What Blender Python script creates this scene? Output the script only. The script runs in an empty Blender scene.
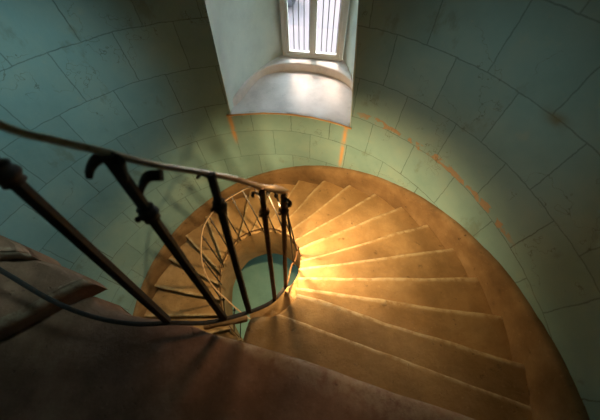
import bpy, bmesh, math, random
from mathutils import Vector, Matrix, noise
random.seed(7)
COL = bpy.context.scene.collection
PI = math.pi
def R_(a): return math.radians(a)

# ------------------------------------------------------------------ helpers
def link(name, bm, mat=None, parent=None, smooth=True):
    me = bpy.data.meshes.new(name)
    bmesh.ops.remove_doubles(bm, verts=bm.verts, dist=1e-5)
    bmesh.ops.recalc_face_normals(bm, faces=bm.faces)
    bm.to_mesh(me); bm.free()
    o = bpy.data.objects.new(name, me); COL.objects.link(o)
    if mat: me.materials.append(mat)
    if parent: o.parent = parent
    if smooth:
        for p in me.polygons: p.use_smooth = True
    return o
def sharp(o, deg=40):
    me = o.data
    me.set_sharp_from_angle(angle=R_(deg))
def empty(name, loc, label, cat, group=None):
    o = bpy.data.objects.new(name, None); COL.objects.link(o); o.location = loc
    o.empty_display_size = .1
    o['label'] = label; o['category'] = cat
    if group: o['group'] = group
    return o
def struct(o): o['kind'] = 'structure'; return o
def rel(bm, parent):
    if parent is not None and parent.location.length > 0:
        bmesh.ops.translate(bm, verts=bm.verts, vec=-parent.location)
    return bm
def catmull(pts, n=8):
    P = [Vector(p) for p in pts]; out = []
    for i in range(len(P) - 1):
        a = P[i - 1] if i else P[0] * 2 - P[1]
        b, c = P[i], P[i + 1]
        d = P[i + 2] if i + 2 < len(P) else c * 2 - b
        for k in range(n):
            t = k / n
            out.append(.5 * ((2 * b) + (c - a) * t + (2 * a - 5 * b + 4 * c - d) * t * t + (3 * b - a - 3 * c + d) * t ** 3))
    out.append(P[-1]); return out
def sweep(bm, pts, w, h, up=Vector((0, 0, 1)), seg=4, taper=None, twist=0):
    """sweep an ellipse/rounded bar of width w (sideways) and height h along pts"""
    rings = []
    n = len(pts)
    prof = []
    if seg == 4:
        c = .28
        for sx, sy in ((1, 1), (-1, 1), (-1, -1), (1, -1)):
            a, b = ((sx, sy * (1 - c * 2 * 1)), (sx * (1 - c), sy)) if sx * sy > 0 else ((sx * (1 - c), sy), (sx, sy * (1 - c * 2)))
            prof += [a, b] if sx * sy > 0 else [a, b]
        prof = []
        for k in range(4):
            s = [(1, 1), (-1, 1), (-1, -1), (1, -1)][k]
            a = (s[0], s[1] * (1 - c)); b = (s[0] * (1 - c), s[1])
            prof += [a, b] if k % 2 == 0 else [b, a]
    else:
        prof = [(math.cos(2 * PI * k / seg), math.sin(2 * PI * k / seg)) for k in range(seg)]
    for i, p in enumerate(pts):
        t = (pts[min(i + 1, n - 1)] - pts[max(i - 1, 0)]).normalized()
        s = t.cross(up)
        if s.length < 1e-4: s = t.cross(Vector((0, 1, 0)))
        s.normalize(); u = s.cross(t).normalized()
        f = taper(i / (n - 1)) if taper else 1
        rings.append([bm.verts.new(p + s * (x * w / 2 * f) + u * (y * h / 2 * f)) for x, y in prof])
    m = len(prof)
    for a, b in zip(rings[:-1], rings[1:]):
        for k in range(m):
            bm.faces.new((a[k], a[(k + 1) % m], b[(k + 1) % m], b[k]))
    bm.faces.new(rings[0]); bm.faces.new(rings[-1][::-1])
def ball(bm, c, r, sz=1, seg=12):
    g = bmesh.ops.create_uvsphere(bm, u_segments=seg, v_segments=8, radius=r)
    bmesh.ops.scale(bm, verts=g['verts'], vec=(1, 1, sz))
    bmesh.ops.translate(bm, verts=g['verts'], vec=c)

# ------------------------------------------------------------------ node helpers
class NT:
    def __init__(s, name):
        s.m = bpy.data.materials.new(name); s.m.use_nodes = True
        s.t = s.m.node_tree; s.n = s.t.nodes; s.l = s.t.links
        s.b = s.n['Principled BSDF']
    def new(s, typ, **kw):
        x = s.n.new(typ)
        for k, v in kw.items(): setattr(x, k, v)
        return x
    def put(s, sock, v):
        if hasattr(v, 'is_linked') or isinstance(v, bpy.types.NodeSocket): s.l.new(v, sock)
        else: sock.default_value = v
    def math(s, op, a, b=None, c=None, clamp=False):
        x = s.new('ShaderNodeMath', operation=op, use_clamp=clamp)
        for i, v in enumerate((a, b, c)):
            if v is not None: s.put(x.inputs[i], v)
        return x.outputs[0]
    def obj(s): return s.new('ShaderNodeTexCoord').outputs['Object']
    def noise(s, vec, scale, detail=4, rough=.55, out='Fac'):
        x = s.new('ShaderNodeTexNoise'); s.put(x.inputs['Vector'], vec)
        x.inputs['Scale'].default_value = scale; x.inputs['Detail'].default_value = detail
        x.inputs['Roughness'].default_value = rough
        return x.outputs[out]
    def ramp(s, fac, stops):
        x = s.new('ShaderNodeValToRGB'); s.put(x.inputs[0], fac); e = x.color_ramp.elements
        while len(e) < len(stops): e.new(.5)
        for el, (p, c) in zip(e, stops):
            el.position = p; el.color = (*c, 1) if len(c) == 3 else c
        return x.outputs[0]
    def mix(s, fac, a, b, mode='MIX'):
        x = s.new('ShaderNodeMix', data_type='RGBA', blend_type=mode)
        s.put(x.inputs[0], fac)
        for i, v in ((6, a), (7, b)):
            if isinstance(v, tuple): v = (*v, 1) if len(v) == 3 else v
            s.put(x.inputs[i], v)
        return x.outputs[2]
    def bump(s, h, strength=.3, dist=.01, nrm=None):
        x = s.new('ShaderNodeBump'); s.put(x.inputs['Height'], h)
        x.inputs['Strength'].default_value = strength; x.inputs['Distance'].default_value = dist
        if nrm is not None: s.l.new(nrm, x.inputs['Normal'])
        return x.outputs[0]
    def sep(s, v):
        x = s.new('ShaderNodeSeparateXYZ'); s.put(x.inputs[0], v); return x.outputs
    def comb(s, a, b, c):
        x = s.new('ShaderNodeCombineXYZ')
        for i, v in enumerate((a, b, c)): s.put(x.inputs[i], v)
        return x.outputs[0]
    def step(s, x, lo, hi):
        m = s.new('ShaderNodeMapRange', interpolation_type='SMOOTHSTEP')
        s.put(m.inputs[0], x); m.inputs[1].default_value = lo; m.inputs[2].default_value = hi
        return m.outputs[0]
    def fin(s, col=None, rough=None, nrm=None, spec=None, metal=None):
        if col is not None: s.put(s.b.inputs['Base Color'], (*col, 1) if isinstance(col, tuple) and len(col) == 3 else col)
        if rough is not None: s.put(s.b.inputs['Roughness'], rough)
        if nrm is not None: s.put(s.b.inputs['Normal'], nrm)
        if spec is not None: s.put(s.b.inputs['Specular IOR Level'], spec)
        if metal is not None: s.put(s.b.inputs['Metallic'], metal)
        return s.m

def mat_wall():
    n = NT('painted_plaster'); o = n.obj()
    x, y, z = n.sep(o)[:3]
    th = n.math('ARCTAN2', y, x)
    u = n.math('MULTIPLY', th, 2.0)
    jit = n.noise(o, 1.7, 3); jz = n.math('MULTIPLY', n.math('SUBTRACT', jit, .5), .05)
    fine = n.math('MULTIPLY', n.math('SUBTRACT', n.noise(o, 14, 3), .5), .02)
    uu = n.math('ADD', n.math('SUBTRACT', u, 1.187 - .227), fine)
    zz = n.math('ADD', n.math('ADD', n.math('SUBTRACT', z, .40 - 4.2), jz), fine)
    br = n.new('ShaderNodeTexBrick'); br.offset = .5; br.squash = 1
    n.put(br.inputs['Vector'], n.comb(uu, zz, 0.0))
    for k, v in (('Scale', 1), ('Mortar Size', .0045), ('Mortar Smooth', .3), ('Bias', 0), ('Brick Width', .454), ('Row Height', .42)):
        br.inputs[k].default_value = v
    br.inputs['Color1'].default_value = (.75, .75, .75, 1); br.inputs['Color2'].default_value = (1, 1, 1, 1)
    mort = br.outputs['Fac']; tone = br.outputs['Color']
    mask = n.step(n.noise(o, 1.3, 2), .53, .64)
    line = n.math('MULTIPLY', mort, n.math('ADD', n.math('MULTIPLY', mask, .85), .03))
    base = n.ramp(n.noise(o, 2.3, 5, .6), [(.25, (.155, .285, .30)), (.5, (.195, .33, .345)), (.78, (.25, .36, .345))])
    base = n.mix(.45, base, tone, 'MULTIPLY')
    # scuffed grey patches and dark blotches
    sc = n.step(n.noise(o, 7, 6, .7), .58, .75)
    base = n.mix(n.math('MULTIPLY', sc, .35), base, (.30, .34, .27))
    bl = n.step(n.noise(n.comb(n.math('MULTIPLY', u, 1.0), n.math('MULTIPLY', z, .6), x), 4.5, 5, .65), .60, .72)
    base = n.mix(n.math('MULTIPLY', bl, .45), base, (.11, .14, .10))
    base = n.mix(n.math('MULTIPLY', line, .5), base, (.06, .07, .05))
    # long chipped line where the paint came off down to the ochre coat
    def gauss(v, c, w):
        d = n.math('DIVIDE', n.math('SUBTRACT', v, c), w)
        return n.math('POWER', 2.718, n.math('MULTIPLY', n.math('MULTIPLY', d, d), -1.0))
    wob = n.math('MULTIPLY', n.math('SUBTRACT', n.noise(o, 5, 4), .5), .09)
    zc = n.math('ADD', z, wob)
    wid = n.math('ADD', n.math('MULTIPLY', n.noise(o, 6, 3), .08), -.012)
    chip = n.math('LESS_THAN', n.math('ABSOLUTE', n.math('SUBTRACT', zc, .43)), wid)
    rng = n.math('MULTIPLY', n.step(th, .12, .2), n.math('SUBTRACT', 1.0, n.step(th, .95, 1.08)))
    chip = n.math('MULTIPLY', chip, rng)
    chip = n.math('MULTIPLY', chip, n.step(n.noise(o, 9, 3), .42, .5))
    base = n.mix(n.math('MULTIPLY', chip, .85), base, (.33, .205, .11))
    # rust-brown runs under both ends of the window sill
    run = n.math('ADD', n.math('MULTIPLY', gauss(th, R_(61.3), .011), n.math('MULTIPLY', n.step(z, -.50, -.30), n.math('SUBTRACT', 1.0, n.step(z, .24, .27)))),
                 n.math('MULTIPLY', gauss(th, R_(99.3), .012), n.math('MULTIPLY', n.step(z, -.26, -.02), n.math('SUBTRACT', 1.0, n.step(z, .24, .27)))))
    run = n.math('MULTIPLY', run, n.step(n.noise(o, 12, 3), .25, .5))
    base = n.mix(n.math('MULTIPLY', run, .8, clamp=True), base, (.55, .26, .06))
    spot = n.math('MULTIPLY', gauss(n.math('ADD', th, wob), R_(20), .035), gauss(n.math('ADD', z, wob), 1.235, .035))
    base = n.mix(n.math('MULTIPLY', spot, .8), base, (.13, .11, .05))
    # hairline cracks
    v = n.new('ShaderNodeTexVoronoi', feature='DISTANCE_TO_EDGE')
    wv = n.new('ShaderNodeVectorMath', operation='ADD')
    n.put(wv.inputs[0], o); nz = n.noise(o, 3, 4, .6, 'Color'); n.put(wv.inputs[1], nz)
    n.put(v.inputs['Vector'], wv.outputs[0]); v.inputs['Scale'].default_value = 1.9
    cr = n.math('MULTIPLY', n.math('LESS_THAN', v.outputs['Distance'], .006), n.step(n.noise(o, 2.2, 2), .52, .58))
    base = n.mix(n.math('MULTIPLY', cr, .5), base, (.06, .07, .045))
    h = n.math('ADD', n.math('MULTIPLY', line, -1.0), n.math('ADD', n.math('MULTIPLY', n.noise(o, 11, 6, .6), .5), n.math('MULTIPLY', cr, -.5)))
    h = n.math('SUBTRACT', h, n.math('MULTIPLY', chip, .6))
    h = n.math('ADD', h, n.math('MULTIPLY', n.noise(o, 2.0, 3), 1.8))
    return n.fin(base, .62, n.bump(h, .55, .012), .35)

def mat_stone(name, c1, c2, c3, rough=.8, bstr=.5, pit=.5, wear=None):
    n = NT(name); o = n.obj()
    base = n.ramp(n.noise(o, 3.2, 6, .62), [(.28, c1), (.52, c2), (.75, c3)])
    sp = n.step(n.noise(o, 38, 4, .7), .60, .70)
    base = n.mix(n.math('MULTIPLY', sp, .35), base, tuple(min(1, c * 1.25) for c in c3))
    dk = n.step(n.noise(o, 16, 5, .7), .62, .70)
    base = n.mix(n.math('MULTIPLY', dk, pit), base, tuple(c * .45 for c in c1))
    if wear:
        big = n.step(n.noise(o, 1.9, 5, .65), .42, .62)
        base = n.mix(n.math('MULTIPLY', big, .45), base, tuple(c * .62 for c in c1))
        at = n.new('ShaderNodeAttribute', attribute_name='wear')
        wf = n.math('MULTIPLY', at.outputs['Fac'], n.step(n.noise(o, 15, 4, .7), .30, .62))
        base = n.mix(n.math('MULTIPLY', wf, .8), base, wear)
    h = n.math('ADD', n.math('MULTIPLY', n.noise(o, 22, 8, .7), .6), n.math('MULTIPLY', n.noise(o, 5, 4), 1.0))
    h = n.math('SUBTRACT', h, n.math('MULTIPLY', dk, .35))
    return n.fin(base, rough, n.bump(h, bstr, .012), .3)

M_wall = mat_wall()
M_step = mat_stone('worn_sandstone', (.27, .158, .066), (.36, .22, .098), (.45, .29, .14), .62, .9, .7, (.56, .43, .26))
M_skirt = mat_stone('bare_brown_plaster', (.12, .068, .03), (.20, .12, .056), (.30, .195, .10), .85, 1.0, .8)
M_slab = mat_stone('shade_darkened_stone', (.17, .082, .05), (.27, .14, .085), (.36, .20, .125), .85, .8, .6, (.36, .25, .165))  # upper slabs' shade is put into this darker stone colour
M_sill = mat_stone('pale_limewashed_stone', (.50, .42, .37), (.66, .56, .50), (.74, .66, .60), .7, .35, .25)
M_reveal = mat_stone('limewashed_reveal', (.42, .47, .43), (.50, .56, .50), (.56, .60, .53), .75, .3, .12)
M_ochre = mat_stone('ochre_edge', (.36, .18, .06), (.48, .25, .09), (.56, .32, .14), .8, .4, .4)
def mat_iron(name, c, rust, rough, metal=.85):
    n = NT(name); o = n.obj()
    f = n.step(n.noise(o, 30, 5, .6), .48, .66)
    return n.fin(n.mix(f, c, rust), rough, n.bump(n.noise(o, 120, 3), .12, .003), .5, metal)
M_iron = mat_iron('forged_dark_iron', (.026, .022, .02), (.045, .026, .016), .68, .25)
M_rust = mat_iron('rust_brown_iron', (.14, .07, .035), (.24, .11, .045), .5, .5)
M_hand = mat_iron('polished_handrail_iron', (.66, .45, .28), (.45, .28, .17), .36, .45)
def mat_plain(name, c, rough=.6, sc=8, amp=.12):
    n = NT(name); o = n.obj()
    return n.fin(n.mix(n.math('MULTIPLY', n.noise(o, sc, 4), amp * 4, clamp=True), c, tuple(v * .75 for v in c)), rough, n.bump(n.noise(o, sc * 5, 3), .15, .004))
M_frame = mat_plain('off_white_window_paint', (.66, .64, .56), .5)
M_floor = mat_stone('teal_floor_paint', (.16, .33, .31), (.20, .40, .37), (.25, .44, .40), .6, .25, .2)
M_grass = mat_plain('pale_gravel', (.072, .047, .047), .9, 1.2, .2)
M_bush = mat_plain('grey_leafless_twigs', (.05, .04, .045), .9, 3, .2)
def mat_glass():
    n = NT('window_glass'); t = n.new('ShaderNodeBsdfTransparent'); g = n.new('ShaderNodeBsdfGlossy')
    t.inputs[0].default_value = (.96, .97, .97, 1); g.inputs['Roughness'].default_value = .03
    mx = n.new('ShaderNodeMixShader'); mx.inputs[0].default_value = .05
    n.l.new(t.outputs[0], mx.inputs[1]); n.l.new(g.outputs[0], mx.inputs[2])
    n.l.new(mx.outputs[0], n.n['Material Output'].inputs[0]); return n.m
M_glass = mat_glass()

# ------------------------------------------------------------------ stair geometry
RW = 2.0                    # inner radius of the tower
K = .331003; WK = .0091; K2 = .005; B0 = .1446
def z_of(deg):
    t = R_(deg); return 2 * (-K * t - K2 * t * t)
def th_n(n): return -13.9034 + 9.2201 * n + .095830 * n * n
WC = Vector((-.17, .48, 0))
def polar(c, a, r): return Vector((c.x + r * math.cos(R_(a)), c.y + r * math.sin(R_(a)), 0))
# inner nosing ends (angle about the well centre, radius)
IN = {0: (-40, .735), 1: (-34, .675), 2: (-24.5, .63), 3: (-14, .60), 4: (-2.5, .60), 5: (14, .605), 6: (29, .61), 7: (45, .62),
      8: (61, .635), 9: (78, .65), 10: (95, .655), 11: (111, .67), 12: (126.5, .645), 13: (139.5, .645), 14: (150, .645),
      15: (162, .62), 16: (178, .60), 17: (196, .60), 18: (214, .60), 19: (232, .60), 20: (250, .60), 21: (268, .60), 22: (286, .60)}
IN[-1] = (-98, .69)
def inner_pt(n): a, r = IN[n]; return polar(WC, a, r)

def rdrop(d, r):
    if d >= r: return 0
    return r - math.sqrt(max(0, r * r - (r - d) ** 2))
def make_step(n, A, Bf, z, thick, mat, parent, r=.022, over=.022, seed=0, name='step', dish=.012, rugged=0.0):
    """A(t): inner boundary, Bf(t): outer boundary; t=0 back line, t=1 nosing line"""
    bm = bmesh.new()
    ts = [0, .1, .22, .34, .46, .58, .70, .80, .88, .94]
    ss = [0] + [i / 26 for i in range(1, 27)]
    # explicit border rings in metres
    inner_d = [0, r * .12, r * .4, r]
    front_d = [r, r * .4, r * .12, 0]
    sl = []
    for i, d in enumerate(inner_d): sl.append(('d', d))
    for s in ss[2:]: sl.append(('s', s))
    tl = [('t', t) for t in ts] + [('f', d) for d in front_d]
    wl = bm.verts.layers.float.new('wear')
    grid = []
    for kt, tv in tl:
        row = []
        for ks, sv in sl:
            t = tv if kt == 't' else 1
            a, b = A(t), Bf(t)
            L = (b - a).length
            s = sv if ks == 's' else sv / L
            p = a.lerp(b, s)
            drop = 0
            if ks == 'd': drop = rdrop(sv, r)
            if kt == 'f':
                q0 = A(.97).lerp(Bf(.97), s)
                dirn = (p - q0); dirn.z = 0
                dirn = dirn.normalized() if dirn.length > 1e-6 else Vector((0, 1, 0))
                wav = noise.noise(Vector((s * 3.1, n * 7.3 + seed, 0))) * .016 + noise.noise(Vector((s * 13, n * 3.3, 4))) * .005
                wav = max(-over * .8, min(.012, wav))
                p = p + dirn * (over - tv + wav * (1 if s > .02 else 0))
                drop += rdrop(tv, r) * (1 + .3 * noise.noise(Vector((s * 9, n * 2.1, 1))))
            w = dish * math.exp(-((s - .42) / .28) ** 2) * (t ** 2)
            zz = z - drop - w + noise.noise(Vector((p.x * 3, p.y * 3, n * 1.7))) * .006 + noise.noise(Vector((p.x * 11, p.y * 11, n))) * .0022 + rugged * noise.noise(Vector((p.x * 6, p.y * 6, n + 20)))
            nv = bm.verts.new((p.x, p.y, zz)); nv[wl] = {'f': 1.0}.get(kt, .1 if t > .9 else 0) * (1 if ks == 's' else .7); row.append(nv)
        grid.append(row)
    for i in range(len(grid) - 1):
        for j in range(len(grid[0]) - 1):
            bm.faces.new((grid[i][j], grid[i][j + 1], grid[i + 1][j + 1], grid[i + 1][j]))
    # boundary loop down to the soffit
    top = [grid[0][j] for j in range(len(sl))] + [grid[i][-1] for i in range(1, len(tl))] + \
          [grid[-1][j] for j in range(len(sl) - 2, -1, -1)] + [grid[i][0] for i in range(len(tl) - 2, 0, -1)]
    def ring(f): return [bm.verts.new(f(v, k)) for k, v in enumerate(top)]
    nf0 = len(sl) + len(tl) - 2
    nf1 = nf0 + len(sl)
    def under(v, k, dz):
        p = Vector((v.co.x, v.co.y, z - dz))
        if nf0 <= k < nf1 :
            j = k - nf0
            jj = len(sl) - 1 - j
            a, b = A(1), Bf(1); ks, sv = sl[jj]; s = sv if ks == 's' else sv / (b - a).length
            q = a.lerp(b, s); p.x, p.y = q.x, q.y
        return p
    m1 = ring(lambda v, k: Vector((v.co.x, v.co.y, min(v.co.z, z) - .03)))
    m2 = ring(lambda v, k: under(v, k, .062))
    m3 = ring(lambda v, k: under(v, k, thick))
    N = len(top)
    for a, b in ((top, m1), (m1, m2), (m2, m3)):
        for k in range(N):
            bm.faces.new((a[k], b[k], b[(k + 1) % N], a[(k + 1) % N]))
    c = bm.verts.new(sum((v.co for v in m3), Vector()) / N)
    for k in range(N): bm.faces.new((m3[k], c, m3[(k + 1) % N]))
    o = link(name, rel(bm, parent), mat, parent); sharp(o, 50); return o

stair = empty('spiral_staircase', (0, 0, -3.06), 'worn stone spiral staircase winding down the round tower around its open well', 'staircase')
RS = 1.955
def arcfun(n):
    """inner and outer boundaries of step n, running from the line of n-1 (t=0) to the line of n (t=1)"""
    a0, r0 = IN[n - 1]; a1, r1 = IN[n]
    if n == 0:
        # inner side of the topmost lit tread: notched end stone
        pts = catmull([(.02, -.27, 0), (.045, -.17, 0), (.075, -.115, 0), (.20, -.115, 0), (.33, -.05, 0), (.39, .015, 0)], 8)
        def A(t): return pts[min(len(pts) - 1, int(round(t * (len(pts) - 1))))].copy()
    else:
        def A(t): return polar(WC, a0 + (a1 - a0) * t, r0 + (r1 - r0) * t)
    o0, o1 = th_n(n - 1), th_n(n)
    if n == 0: o0 = -25.5
    def Bf(t): return polar(Vector((0, 0, 0)), o0 + (o1 - o0) * t, RS)
    return A, Bf
def poly_fun(P, m=60):
    q = catmull([(x, y, 0) for x, y in P], 10)
    L = [0]
    for a, b in zip(q[:-1], q[1:]): L.append(L[-1] + (b - a).length)
    def f(t):
        d = t * L[-1]
        for i in range(len(L) - 1):
            if d <= L[i + 1] + 1e-9:
                k = (d - L[i]) / max(1e-9, L[i + 1] - L[i]); return q[i].lerp(q[i + 1], k)
        return q[-1].copy()
    return f
def arc_fun(a0, a1, r=RS): return lambda t: polar(Vector((0, 0, 0)), a0 + (a1 - a0) * t, r)
pf0 = [(.02, -.27), (.045, -.17), (.075, -.115), (.20, -.118), (.255, -.105)]
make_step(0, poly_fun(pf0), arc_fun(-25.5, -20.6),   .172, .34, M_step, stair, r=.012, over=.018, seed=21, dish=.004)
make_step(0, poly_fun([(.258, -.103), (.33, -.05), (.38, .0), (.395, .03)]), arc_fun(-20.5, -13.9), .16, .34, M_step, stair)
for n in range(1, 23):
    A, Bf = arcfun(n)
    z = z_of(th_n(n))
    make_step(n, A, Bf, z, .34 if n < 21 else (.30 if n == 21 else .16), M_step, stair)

# smooth string course closing the well side under the step ends
bm = bmesh.new(); rings = []

for n in range(-1, 21):
    for k in range(6):
        f = k / 6
        if n + f < -.55: continue
        a = IN[n][0] + (IN[n + 1][0] - IN[n][0]) * f; r = IN[n][1] + (IN[n + 1][1] - IN[n][1]) * f
        if n < 0: r = .65 + .085 * max(0, (n + f + .55) / .55)
        ri = min(r + .002, .605 + max(0, n + f - 4) * .05)
        z = z_of(th_n(n + f)); wv = .012 * noise.noise(Vector((n + f, 4, 0)))
        zt = z - .05 - .02 * noise.noise(Vector(((n + f) * 1.7, 1, 0)))
        rings.append([bm.verts.new((*polar(WC, a, rr)[:2], zz)) for rr, zz in ((r + .03, zt - .03), (ri + .015 * (r - ri > .02), zt - .005), (ri - .001, zt - .02), (ri + wv * .6, z - .48), (ri + .012, z - .85), (r + .11, z - .85), (r + .11, z - .36), (r + .004, z - .36))])
for p, q in zip(rings[:-1], rings[1:]):
    for k in range(8): bm.faces.new((p[k], p[(k + 1) % 8], q[(k + 1) % 8], q[k]))
bm.faces.new(rings[0]); bm.faces.new(rings[-1][::-1])
o = link('string_course', rel(bm, stair), M_step, stair); sharp(o, 50)

# upper slabs the photographer stands over
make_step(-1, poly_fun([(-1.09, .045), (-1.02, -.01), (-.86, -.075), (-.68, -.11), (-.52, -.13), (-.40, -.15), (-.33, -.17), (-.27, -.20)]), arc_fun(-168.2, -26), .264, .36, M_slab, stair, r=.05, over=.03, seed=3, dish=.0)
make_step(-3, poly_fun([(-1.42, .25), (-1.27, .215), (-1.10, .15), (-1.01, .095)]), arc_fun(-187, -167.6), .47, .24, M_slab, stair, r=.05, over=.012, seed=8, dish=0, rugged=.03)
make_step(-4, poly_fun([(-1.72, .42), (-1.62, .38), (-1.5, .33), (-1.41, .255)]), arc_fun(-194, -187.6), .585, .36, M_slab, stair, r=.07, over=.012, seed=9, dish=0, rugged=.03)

# small kerb stone left standing at the well edge under the rail
bm = bmesh.new()
sweep(bm, catmull([(-.265, -.165, .15), (-.18, -.150, .155), (-.08, -.135, .15), (.03, -.115, .13)], 8), .05, .07, seg=4, taper=lambda t: 1 - .25 * abs(t - .4))
for v in bm.verts: v.co += Vector((noise.noise(v.co * 14), noise.noise(v.co * 14 + Vector((5, 0, 0))), noise.noise(v.co * 14 + Vector((0, 5, 0))))) * .008
o = link('kerb_stone', rel(bm, stair), M_step, stair)

# ------------------------------------------------------------------ setting : tower wall
ZS = .262; ZTOP = 3.9; ZBOT = -3.06; ZWT = 2.15
def thL(z): return 98.6 - 1.3 * (z - .3) / 1.04
def thR(z): return 60.2 + 3.0 * (z - .28) / 1.12
bm = bmesh.new()
zs = []
z = ZBOT
while z < ZTOP - .01: zs.append(z); z += .11
zs.append(ZTOP)
zs = sorted(set([round(v, 4) for v in zs if abs(v - ZS) > .05 and abs(v - ZWT) > .05] + [ZS, ZWT]))
def ths(z):
    zc = max(ZS, min(ZWT, z))
    l, r = thL(zc), thR(zc)
    k1, k2 = 24, 96
    return [r + (l - r) * i / k1 for i in range(k1)] + [l + (360 - (l - r)) * i / k2 for i in range(k2)]
def wallring(z, rad):
    rr = []
    for a in ths(z):
        w = noise.noise(Vector((math.cos(R_(a)) * 1.6, math.sin(R_(a)) * 1.6, z * 1.1))) * .012
        p = polar(Vector((0, 0, 0)), a, rad + (w if rad < 2.5 else 0)); rr.append(bm.verts.new((p.x, p.y, z)))
    return rr
RO = 3.25
inn = [wallring(z, RW) for z in zs]; out = [wallring(z, RO) for z in zs]
NA = len(inn[0])
for g, fl in ((inn, 0), (out, 1)):
    for i in range(len(zs) - 1):
        hole = zs[i] >= ZS - 1e-6 and zs[i + 1] <= ZWT + 1e-6
        for k in range(NA):
            if hole and k < 24: continue
            f = (g[i][k], g[i][(k + 1) % NA], g[i + 1][(k + 1) % NA], g[i + 1][k])
            bm.faces.new(f)
for k in range(NA):
    bm.faces.new((inn[-1][k], out[-1][k], out[-1][(k + 1) % NA], inn[-1][(k + 1) % NA]))
    bm.faces.new((inn[0][k], inn[0][(k + 1) % NA], out[0][(k + 1) % NA], out[0][k]))
# jambs stay open here: the reveal lining closes them
wall = struct(link('wall_round', bm, M_wall))

# floor and ceiling
def disc(name, z0, z1, rad, mat):
    bm = bmesh.new()
    bmesh.ops.create_cone(bm, cap_ends=True, segments=96, radius1=rad, radius2=rad, depth=z1 - z0)
    bmesh.ops.translate(bm, verts=bm.verts, vec=(0, 0, (z0 + z1) / 2))
    o = struct(link(name, bm, mat, smooth=False)); return o
disc('floor', ZBOT - .2, ZBOT, RO, M_floor)
disc('ceiling', ZTOP, ZTOP + .2, RO, M_wall)

# brown skirting that climbs with the stair
bm = bmesh.new(); rings = []
a = -100.0
while a <= 246:
    t = R_(a); zt = 2 * (-(K + WK) * t - K2 * t * t + B0) if a > -62 else 2 * (-(K + WK) * R_(-62) - K2 * R_(-62) ** 2 + B0)
    zt = max(zt + .010 * noise.noise(Vector((a * .11, 0, 0))) + .006 * noise.noise(Vector((a * .5, 3, 0))), ZBOT + .12)
    zb = max(z_of(max(a, -62)) - .46, ZBOT + .005)
    th = .045 + .008 * noise.noise(Vector((a * .2, 9, 0)))
    prof = [(2.004, zb), (RW - th, zb), (RW - th, zt - .05), (RW - th + .008, zt - .022), (RW - th + .024, zt - .005), (2.004, zt)]
    prof = [(RW - th, zb)] + [(RW - th + .006 * noise.noise(Vector((a * .13, i * 1.7, 2))), zb + (zt - .03 - zb) * i / 6) for i in range(1, 7)] + [(RW - th + .012, zt - .012), (RW - .012, zt), (2.016, zt), (2.016, zb)]
    rings.append([bm.verts.new((r * math.cos(t), r * math.sin(t), zz)) for r, zz in prof]); a += 1.5
m = len(rings[0])
for p, q in zip(rings[:-1], rings[1:]):
    for k in range(m): bm.faces.new((p[k], p[(k + 1) % m], q[(k + 1) % m], q[k]))
bm.faces.new(rings[0]); bm.faces.new(rings[-1][::-1])
o = struct(link('baseboard_round', bm, M_skirt)); sharp(o, 60)

# ------------------------------------------------------------------ window
W0 = Vector((.6415, 2.83, .36)); U = Vector((.981, -.193, 0)).normalized(); Nn = Vector((.193, .981, 0)).normalized()
def wp(u, d, z): return W0 + U * u + Nn * d + Vector((0, 0, z - .36))
HW = .372; ZF0 = .36; ZF1 = 2.02
# splayed reveal : jambs, head, and tunnel outwards
def at_wall(thf, z, r=RW): p = polar(Vector((0, 0, 0)), thf(z), r); return Vector((p.x, p.y, z))
def grid_sheet(bm, fa, fb, n, fth, m, thick=None, amp=.006, sd=0, bulge=0):
    rows = []
    for i in range(n + 1):
        a, b = fa(i / n), fb(i / n)
        row = []
        for j in range(m + 1):
            p = a.lerp(b, j / m) + fth * bulge * 4 * (j / m) * (1 - j / m)
            edge = min(i, n - i, j, m - j) > 0
            q = p + fth * (noise.noise(p * 2.5 + Vector((sd, 0, 0))) * amp * 2 if edge else 0)
            row.append(bm.verts.new(q))
        rows.append(row)
    for i in range(n):
        for j in range(m):
            bm.faces.new((rows[i][j], rows[i][j + 1], rows[i + 1][j + 1], rows[i + 1][j]))
    return rows
def solid_panel(name, fa, fb, outv, mat, n=14, m=14, amp=.006, t=.09, sd=0, bulge=0):
    """inner sheet plus a copy pushed back by outv*t, closed round the rim"""
    bm = bmesh.new(); r = grid_sheet(bm, fa, fb, n, outv, m, amp=amp, sd=sd, bulge=bulge)
    rim = [r[0][j] for j in range(m + 1)] + [r[i][m] for i in range(1, n + 1)] + [r[n][j] for j in range(m - 1, -1, -1)] + [r[i][0] for i in range(n - 1, 0, -1)]
    back = [bm.verts.new(v.co + outv * t) for v in rim]; N = len(rim)
    for k in range(N): bm.faces.new((rim[k], back[k], back[(k + 1) % N], rim[(k + 1) % N]))
    bm.faces.new(back)
    o = struct(link(name, bm, mat)); sharp(o, 40); return o
lo = ZS - .02
solid_panel('trim_1', lambda s: at_wall(thL, lo + (ZWT - lo) * s), lambda s: wp(-HW, .06, lo + (ZF1 - lo) * s), -U, M_reveal, bulge=.10)
solid_panel('trim_2', lambda s: at_wall(thR, lo + (ZWT - lo) * s), lambda s: wp(HW, .06, lo + (ZF1 - lo) * s), U, M_reveal, sd=5, bulge=.09)
def head_a(s):
    a = thR(ZWT) + (thL(ZWT) - thR(ZWT)) * s; p = polar(Vector((0, 0, 0)), a, RW); return Vector((p.x, p.y, ZWT))
solid_panel('trim_3', head_a, lambda s: wp(HW - 2 * HW * s, .06, ZF1), Vector((0, 0, 1)), M_reveal, sd=9)
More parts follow.
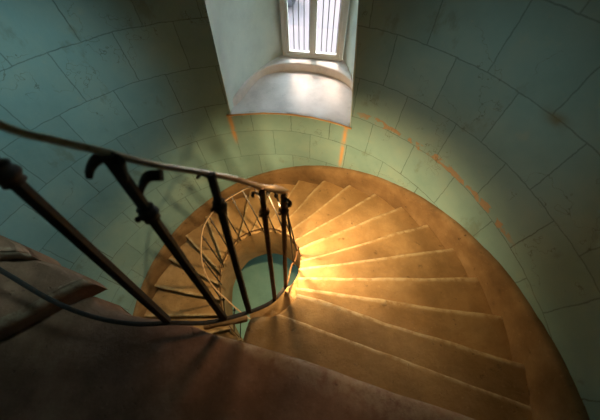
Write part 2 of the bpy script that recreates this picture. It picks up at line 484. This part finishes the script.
# outer embrasure past the frame (box tunnel)
def tunnel(name, quads, mat):
    bm = bmesh.new()
    for (p, outv) in quads:
        v = [bm.verts.new(q) for q in p]; w = [bm.verts.new(q + outv * .08) for q in p]
        bm.faces.new(v); bm.faces.new(w[::-1])
        for k in range(4): bm.faces.new((v[k], w[k], w[(k + 1) % 4], v[(k + 1) % 4]))
    return struct(link(name, bm, mat, smooth=False))
DO = .62
tunnel('trim_4', [([wp(-HW, .06, ZF0 - .1), wp(-HW - .12, DO, ZF0 - .1), wp(-HW - .12, DO, ZF1 + .1), wp(-HW, .06, ZF1 + .1)], -U),
                  ([wp(HW, .06, ZF0 - .1), wp(HW + .12, DO, ZF0 - .1), wp(HW + .12, DO, ZF1 + .1), wp(HW, .06, ZF1 + .1)], U),
                  ([wp(-HW, .06, ZF1), wp(-HW - .12, DO, ZF1 + .1), wp(HW + .12, DO, ZF1 + .1), wp(HW, .06, ZF1)], Vector((0, 0, 1))),
                  ([wp(-HW, .06, ZF0), wp(-HW - .12, DO, ZF0 - .34), wp(HW + .12, DO, ZF0 - .34), wp(HW, .06, ZF0)], Vector((0, 0, -1)))], M_reveal)

# sill : stepped curved kerb behind a half-round slab
arcF = catmull([(-.335, 2.02, 0), (-.245, 2.13, 0), (-.167, 2.285, 0), (-.09, 2.48, 0), (.02, 2.645, 0), (.18, 2.735, 0), (.36, 2.760, 0), (.56, 2.735, 0), (.735, 2.685, 0), (.93, 2.57, 0), (1.06, 2.41, 0), (1.10, 2.2, 0)], 6)
def th_arc(a, r): return polar(Vector((0, 0, 0)), a, r)
bm = bmesh.new()
nS = len(arcF); front = [th_arc(99.2 + (59.9 - 99.2) * i / (nS - 1), RW - .022) for i in range(nS)]
rows = []
for i in range(nS):
    row = []
    f0, b0 = front[i], arcF[i]
    for k, (s, dz) in enumerate([(0, -.018), (0, -.008), (.006, -.002)] + [(j / 14, 0) for j in range(1, 15)]):
        p = f0.lerp(b0, s)
        zz = ZS + dz + (.004 * noise.noise(Vector((p.x * 6, p.y * 6, 0))) if 2 < k else 0)
        row.append(bm.verts.new((p.x, p.y, zz)))
    row.append(bm.verts.new((b0.x, b0.y, ZS - .1))); p = f0 * 1.045; row.append(bm.verts.new((p.x, p.y, ZS - .1))); p = f0 * 1.04; row.append(bm.verts.new((p.x, p.y, ZS - .02)))
    rows.append(row)
m = len(rows[0])
for p, q in zip(rows[:-1], rows[1:]):
    for k in range(m): bm.faces.new((p[k], p[(k + 1) % m], q[(k + 1) % m], q[k]))
bm.faces.new(rows[0]); bm.faces.new(rows[-1][::-1])
bmesh.ops.triangulate(bm, faces=[f for f in bm.faces if len(f.verts) > 4])
o = struct(link('trim_5', bm, M_sill)); sharp(o, 50)
# ochre worn lip on the sill's front edge
bm = bmesh.new()
lip = [Vector((p.x, p.y, ZS - .006)) for p in [th_arc(99.9 + (59.4 - 99.9) * i / 60, RW - .022) for i in range(61)]]
lip = [p + Vector((0, 0, .006 * noise.noise(p * 9))) for p in lip]
sweep(bm, lip, .012, .016)
o = struct(link('trim_6', bm, M_ochre)); sharp(o, 50)
# raised kerb and ledge behind it
bm = bmesh.new(); rows = []
for i in range(nS):
    b0 = arcF[i]; t = i / (nS - 1)
    bk = wp(-HW - .35 + (2 * HW + .70) * t, .12, ZF0); bk = Vector((bk.x, bk.y, 0))
    if t < .30: bk = Vector((b0.x - .25, max(b0.y + .15, 2.4), 0)).lerp(bk, max(0, (t - .1) / .2))
    if t > .82: bk = bk.lerp(Vector((b0.x + .2, b0.y + .15, 0)), (t - .82) / .18)
    dirn = (bk - b0).normalized()
    hgt = .10 + .004 * noise.noise(Vector((i * .3, 0, 0)))
    row = []
    for d, zz in ((0, -.12), (0, hgt - .02), (.006, hgt - .006), (.02, hgt)):
        p = b0 + dirn * d; row.append((p.x, p.y, ZS + zz))
    for s in (.2, .5, 1): p = b0.lerp(bk, s); row.append((p.x, p.y, ZS + hgt + .004))
    row.append((bk.x, bk.y, ZS - .12))
    rows.append([bm.verts.new(c) for c in row])
m = len(rows[0])
for p, q in zip(rows[:-1], rows[1:]):
    for k in range(m): bm.faces.new((p[k], p[(k + 1) % m], q[(k + 1) % m], q[k]))
bm.faces.new(rows[0]); bm.faces.new(rows[-1][::-1])
bmesh.ops.triangulate(bm, faces=[f for f in bm.faces if len(f.verts) > 4])
o = struct(link('trim_7', bm, M_sill)); sharp(o, 45)

# window frame with two casements
def boxm(bm, u0, u1, d0, d1, z0, z1, bev=.004):
    g = bmesh.ops.create_cube(bm, size=1)['verts']
    for v in g:
        p = wp(u0 if v.co.x < 0 else u1, d0 if v.co.y < 0 else d1, z0 if v.co.z < 0 else z1); v.co = p
    es = list({e for v in g for e in v.link_edges})
    bmesh.ops.bevel(bm, geom=es, offset=bev, segments=2, affect='EDGES')
win = bpy.data.objects.new('window_1', None); COL.objects.link(win); win.location = W0; win['kind'] = 'structure'
bm = bmesh.new()
zb = ZF0 + .012
boxm(bm, -HW, -HW + .045, 0, .06, zb, ZF1); boxm(bm, HW - .045, HW, 0, .06, zb, ZF1)
boxm(bm, -HW + .045, HW - .045, 0, .06, zb, zb + .028); boxm(bm, -HW + .045, HW - .045, 0, .06, ZF1 - .05, ZF1)
o = link('window_frame', rel(bm, win), M_frame, win); sharp(o)
for s0, s1 in ((-HW + .047, -.002), (.002, HW - .047)):
    bm = bmesh.new(); zc0, zc1 = zb + .030, ZF1 - .052; st = .034
    boxm(bm, s0, s0 + st, .008, .05, zc0, zc1); boxm(bm, s1 - st, s1, .008, .05, zc0, zc1)
    boxm(bm, s0 + st, s1 - st, .008, .05, zc0, zc0 + .034); boxm(bm, s0 + st, s1 - st, .008, .05, zc1 - .05, zc1)
    cas = link('casement', rel(bm, win), M_frame, win); sharp(cas)
    bm = bmesh.new(); boxm(bm, s0 + st - .004, s1 - st + .004, .027, .032, zc0 + .031, zc1 - .046, .0005)
    link('pane', rel(bm, win), M_glass, cas, smooth=False)
bm = bmesh.new(); boxm(bm, -.018, .018, -.008, .010, zb + .05, ZF1 - .05)
o = link('meeting_bead', rel(bm, win), M_frame, win); sharp(o)

# iron bars outside the panes
gr = empty('window_grille', wp(0, .2, ZF0), 'iron grille of thin upright bars just outside the tower window', 'grille')
for u in (-.265, -.20, -.135, -.07, .085, .15, .215, .275):
    bm = bmesh.new(); sweep(bm, [wp(u, .2, ZF0 - .01), wp(u, .2, 1.2), wp(u, .2, ZF1 + .05)], .011, .011, up=Vector((0, 1, 0)), seg=10)
    link('bar', rel(bm, gr), M_iron, gr)
for zz in (.95, 1.75):
    bm = bmesh.new(); sweep(bm, [wp(-HW - .02, .2, zz), wp(HW + .02, .2, zz)], .02, .006)
    link('crossbar', rel(bm, gr), M_iron, gr)

# outside : pale ground, low bushes seen blurred through the panes
bm = bmesh.new(); bmesh.ops.create_grid(bm, x_segments=40, y_segments=40, size=40)
for v in bm.verts: v.co = Vector((v.co.x, v.co.y + 43, -1.5 + .12 * noise.noise(v.co * .2)))
o = struct(link('ground', bm, M_grass))
def bush(x, y, r, h, label):
    bm = bmesh.new(); g = bmesh.ops.create_icosphere(bm, subdivisions=4, radius=1)['verts']
    for v in g:
        d = v.co.normalized(); k = 1 + .35 * noise.noise(d * 2.2 + Vector((x, y, 0))) + .22 * noise.noise(d * 7 + Vector((x, 0, 0)))
        v.co = Vector((x + d.x * r * k, y + d.y * r * k, -1.45 + h * .5 + d.z * h * .55 * k))
    o = link('bush', bm, M_bush); o['label'] = label; o['category'] = 'bush'; return o
bush(.1, 9.0, .55, 1.2, 'grey bush outside, seen through the left window pane')
bush(3.4, 9.6, .7, 1.0, 'pale grey bush outside, seen through the right window pane')

# ------------------------------------------------------------------ railing
rl = empty('stair_railing', (-.17, -.16, .3), 'wrought iron stair railing with bent handrail, collared posts and thin balusters around the well', 'railing')
def V(*a): return Vector(a)
hand_pts = [(-.95, .60, 2.05), (-.75, .36, 1.97), (-.55, .20, 1.88), (-.36, .115, 1.785), (-.255, .112, 1.727), (-.15, .11, 1.68), (-.045, .125, 1.60), (.08, .165, 1.50), (.19, .19, 1.42), (.285, .195, 1.355), (.355, .20, 1.325), (.385, .235, 1.26),
            (.375, .33, 1.08), (.34, .49, .90), (.29, .62, .73), (.215, .74, .60), (.11, .84, .46), (.0, .915, .34), (-.12, .955, .21), (-.24, .975, .09), (-.35, .955, -.01), (-.46, .92, -.11), (-.57, .84, -.25), (-.625, .735, -.40),
            (-.655, .60, -.60), (-.635, .48, -.80), (-.585, .40, -1.02), (-.50, .33, -1.22), (-.36, .22, -1.42), (-.18, .12, -1.6), (.02, .10, -1.8)]
H = catmull(hand_pts, 8)
bm = bmesh.new(); sweep(bm, H, .021, .015, taper=lambda t: 1 - .25 * min(1, max(0, (t - .36) / .12)) + .55 * math.exp(-((t - .335) / .02) ** 2))
o = link('handrail', rel(bm, rl), M_hand, rl); sharp(o, 50)
# bottom rail
low_pts = [(-1.60, .20, .78), (-1.377, .098, .700), (-1.066, -.065, .600), (-.838, -.149, .520), (-.61, -.185, .45), (-.39, -.178, .405), (-.225, -.177, .36), (-.106, -.157, .335), (.013, -.12, .293), (.109, -.085, .261), (.208, -.031, .219), (.276, .041, .176), (.325, .125, .12)]
Lw = catmull(low_pts, 8)
# it continues on the edge of the treads
cont = []
for n in range(3, 20):
    a, r = IN[n]; p = polar(WC, a, r - .015 if n > 4 else r - .10 + .02 * (n - 1)); cont.append((p.x, p.y, z_of(th_n(n)) + .075))
Lw2 = catmull(low_pts[-2:] + cont, 8)
bm = bmesh.new(); sweep(bm, Lw, .026, .014)
o = link('bottom_rail', rel(bm, rl), M_iron, rl); sharp(o, 50)
bm = bmesh.new(); sweep(bm, Lw2[8:], .012, .010)
o = link('bottom_rail', rel(bm, rl), M_rust, rl); sharp(o, 50)

def post(base, top, w, collar=None, mat=M_iron, foot=True):
    base, top = Vector(base), Vector(top)
    pts = [base.lerp(top, i / 10) for i in range(11)]
    bm = bmesh.new(); sweep(bm, pts, w, w * .8, up=Vector((0, 1, 0)), seg=4, taper=lambda t: 1 - .12 * t)
    o = link('post', rel(bm, rl), mat, rl); sharp(o, 50)
    if collar is not None:
        c = base.lerp(top, collar); d = (top - base).normalized()
        bm = bmesh.new()
        prof = [(-1.2, .62), (-1.0, .95), (-.6, .8), (-.35, 1.0), (0, 1.15), (.35, 1.0), (.6, .8), (1.0, .95), (1.2, .62)]
        s = d.orthogonal().normalized(); t = d.cross(s); rg = []
        for h, r in prof:
            rg.append([bm.verts.new(c + d * (h * w * .75) + (s * math.cos(2 * PI * k / 14) + t * math.sin(2 * PI * k / 14)) * r * w * .82) for k in range(14)])
        for a, b in zip(rg[:-1], rg[1:]):
            for k in range(14): bm.faces.new((a[k], a[(k + 1) % 14], b[(k + 1) % 14], b[k]))
        bm.faces.new(rg[0]); bm.faces.new(rg[-1][::-1])
        link('collar', rel(bm, rl), mat, o).location = (0, 0, 0)
        bm = bmesh.new(); ball(bm, c - s * w * 1.0 + Vector((0, 0, 0)), w * .3)
        link('rivet', rel(bm, rl), mat, o)
    return o
p1 = post((-.42, -.165, .425), (-.475, .12, 1.88), .046, .83)
p2 = post((-.08, -.148, .34), (-.135, .10, 1.675), .041, .80)
p3 = post((.07, -.095, .28), (.115, .165, 1.49), .034, .86)
p4 = post((.24, .0, .20), (.285, .19, 1.36), .028, .86, M_rust)
p5 = post((.315, .11, .13), (.372, .205, 1.30), .028, .88, M_rust)
def scroll(parent, pts, w, h, tip=1.0, up=Vector((.5, -.5, .5))):
    bm = bmesh.new(); sweep(bm, catmull(pts, 8), w, h, up=up, taper=lambda t: 1 + (tip - 1) * t)
    o = link('scroll', rel(bm, rl), M_iron, parent); sharp(o, 50); return o
fw = Vector((0, .537, -.8435))
scroll(p2, [(-.118, .072, 1.585), (-.105, .088, 1.645), (-.127, .102, 1.66), (-.155, .105, 1.661), (-.184, .103, 1.652), (-.213, .097, 1.629), (-.238, .088, 1.598)], .016, .03, 1.25, up=fw.cross(Vector((1, 0, 0))))
scroll(p2, [(-.128, .05, 1.404), (-.132, .073, 1.459), (-.112, .095, 1.512), (-.075, .11, 1.551), (-.022, .107, 1.562)], .014, .026, 1.5, up=fw.cross(Vector((1, 0, 0))))
scroll(p3, [(.113, .155, 1.44), (.10, .16, 1.475), (.08, .162, 1.49), (.06, .16, 1.475)], .010, .016, 1.0)
scroll(p4, [(.283, .18, 1.30), (.265, .18, 1.33), (.245, .185, 1.325), (.24, .185, 1.30)], .010, .014, 1.0)
scroll(p5, [(.37, .195, 1.24), (.385, .185, 1.27), (.40, .18, 1.25), (.395, .18, 1.22)], .010, .016, 1.2)

# thin balusters round the well, one part each
def nearest(path, a):
    best = None
    for p in path:
        d = (math.degrees(math.atan2(p.y - WC.y, p.x - WC.x)) - a + 180) % 360 - 180
        if best is None or abs(d) < best[0]: best = (abs(d), p)
    return best[1]
Hf = H[8 * 12:]; Lf = Lw2[8:]
for a in (-8, 10, 27, 44, 61, 78, 94, 110, 127, 144, 162, 181, 200, 220, 240):
    tp, bt = nearest(Hf, a), nearest(Lf, a)
    if tp.z - bt.z < .3 or tp.z - bt.z > 1.9: continue
    bm = bmesh.new(); d = (bt - tp).normalized()
    sweep(bm, [tp, tp.lerp(bt, .5), bt + Vector((0, 0, -.09))], .015, .015, up=Vector((0, 1, 0)), seg=8)
    b = link('baluster', rel(bm, rl), M_iron, rl)
    bm = bmesh.new(); ball(bm, tp.lerp(bt, .12), .017, 1.5); link('collar', rel(bm, rl), M_iron, b)

# ------------------------------------------------------------------ light
sc = bpy.context.scene
w = bpy.data.worlds.new('sky'); sc.world = w; w.use_nodes = True
wn = w.node_tree; bg = wn.nodes['Background']
bg.inputs[0].default_value = (.66, .86, 1.0, 1); bg.inputs[1].default_value = 17.0
def lamp(name, kind, loc, energy, col, size=.05, target=None, **kw):
    l = bpy.data.lights.new(name, kind); l.energy = energy; l.color = col
    if kind != 'SUN': l.shadow_soft_size = size
    for k, v in kw.items(): setattr(l, k, v)
    o = bpy.data.objects.new(name, l); COL.objects.link(o); o.location = loc
    if target is not None:
        o.rotation_euler = (Vector(target) - Vector(loc)).to_track_quat('-Z', 'Y').to_euler()
    return o
lamp('stair_lamp', 'SPOT', (.25, .60, .40), 190, (1, .67, .29), .035, (.50, .78, -.6), spot_size=R_(179), spot_blend=.75)
lamp('rail_fill', 'SPOT', (.30, .78, 2.02), 78, (1, .68, .33), .12, (.60, .30, -.1), spot_size=R_(80), spot_blend=1.0)  # added spot without a fixture, brightens the handrail and treads
# added cool spots that brighten the side walls; no windows behind them
lamp('wall_fill', 'SPOT', (.0, .75, 2.6), 120, (.60, .93, .92), .2, (-1.95, 1.0, .15), spot_size=R_(66), spot_blend=1.0)
lamp('wall_fill', 'SPOT', (.3, .1, 2.5), 34, (.62, .93, .88), .2, (1.75, 1.15, .6), spot_size=R_(54), spot_blend=1.0)
lamp('well_fill', 'POINT', (.85, .95, -1.55), 13, (.95, 1.0, .82), .06)  # added point light hidden under the treads, lifts the dark well floor
lamp('winter_sun', 'SUN', (0, 0, 0), 9.0, (1, .76, .60), target=Vector((.08, -.72, -1.0)), angle=R_(16))

# ------------------------------------------------------------------ camera
cam = bpy.data.cameras.new('camera'); co = bpy.data.objects.new('camera', cam); COL.objects.link(co)
fwd = Vector((0, .53706419, -.84354137)); rt = Vector((.99967245, -.02158866, -.01374503)); up = Vector((.02559289, .84326507, .53688828))
M = Matrix((rt, up, -fwd)).transposed().to_4x4(); M.translation = Vector((.44489545, -.47113683, 2.2915894))
co.matrix_world = M
cam.sensor_width = 36; cam.sensor_fit = 'HORIZONTAL'; cam.lens = 273.0973 / 600 * 36
cam.shift_y = -10 / 600; cam.clip_start = .01; cam.clip_end = 300
cam.dof.use_dof = True; cam.dof.focus_distance = 2.7; cam.dof.aperture_fstop = 1.1
sc.camera = co
sc.view_settings.view_transform = 'Standard'; sc.view_settings.look = 'None'
sc.view_settings.exposure = 0; sc.view_settings.gamma = 1; sc.view_settings.use_curve_mapping = False
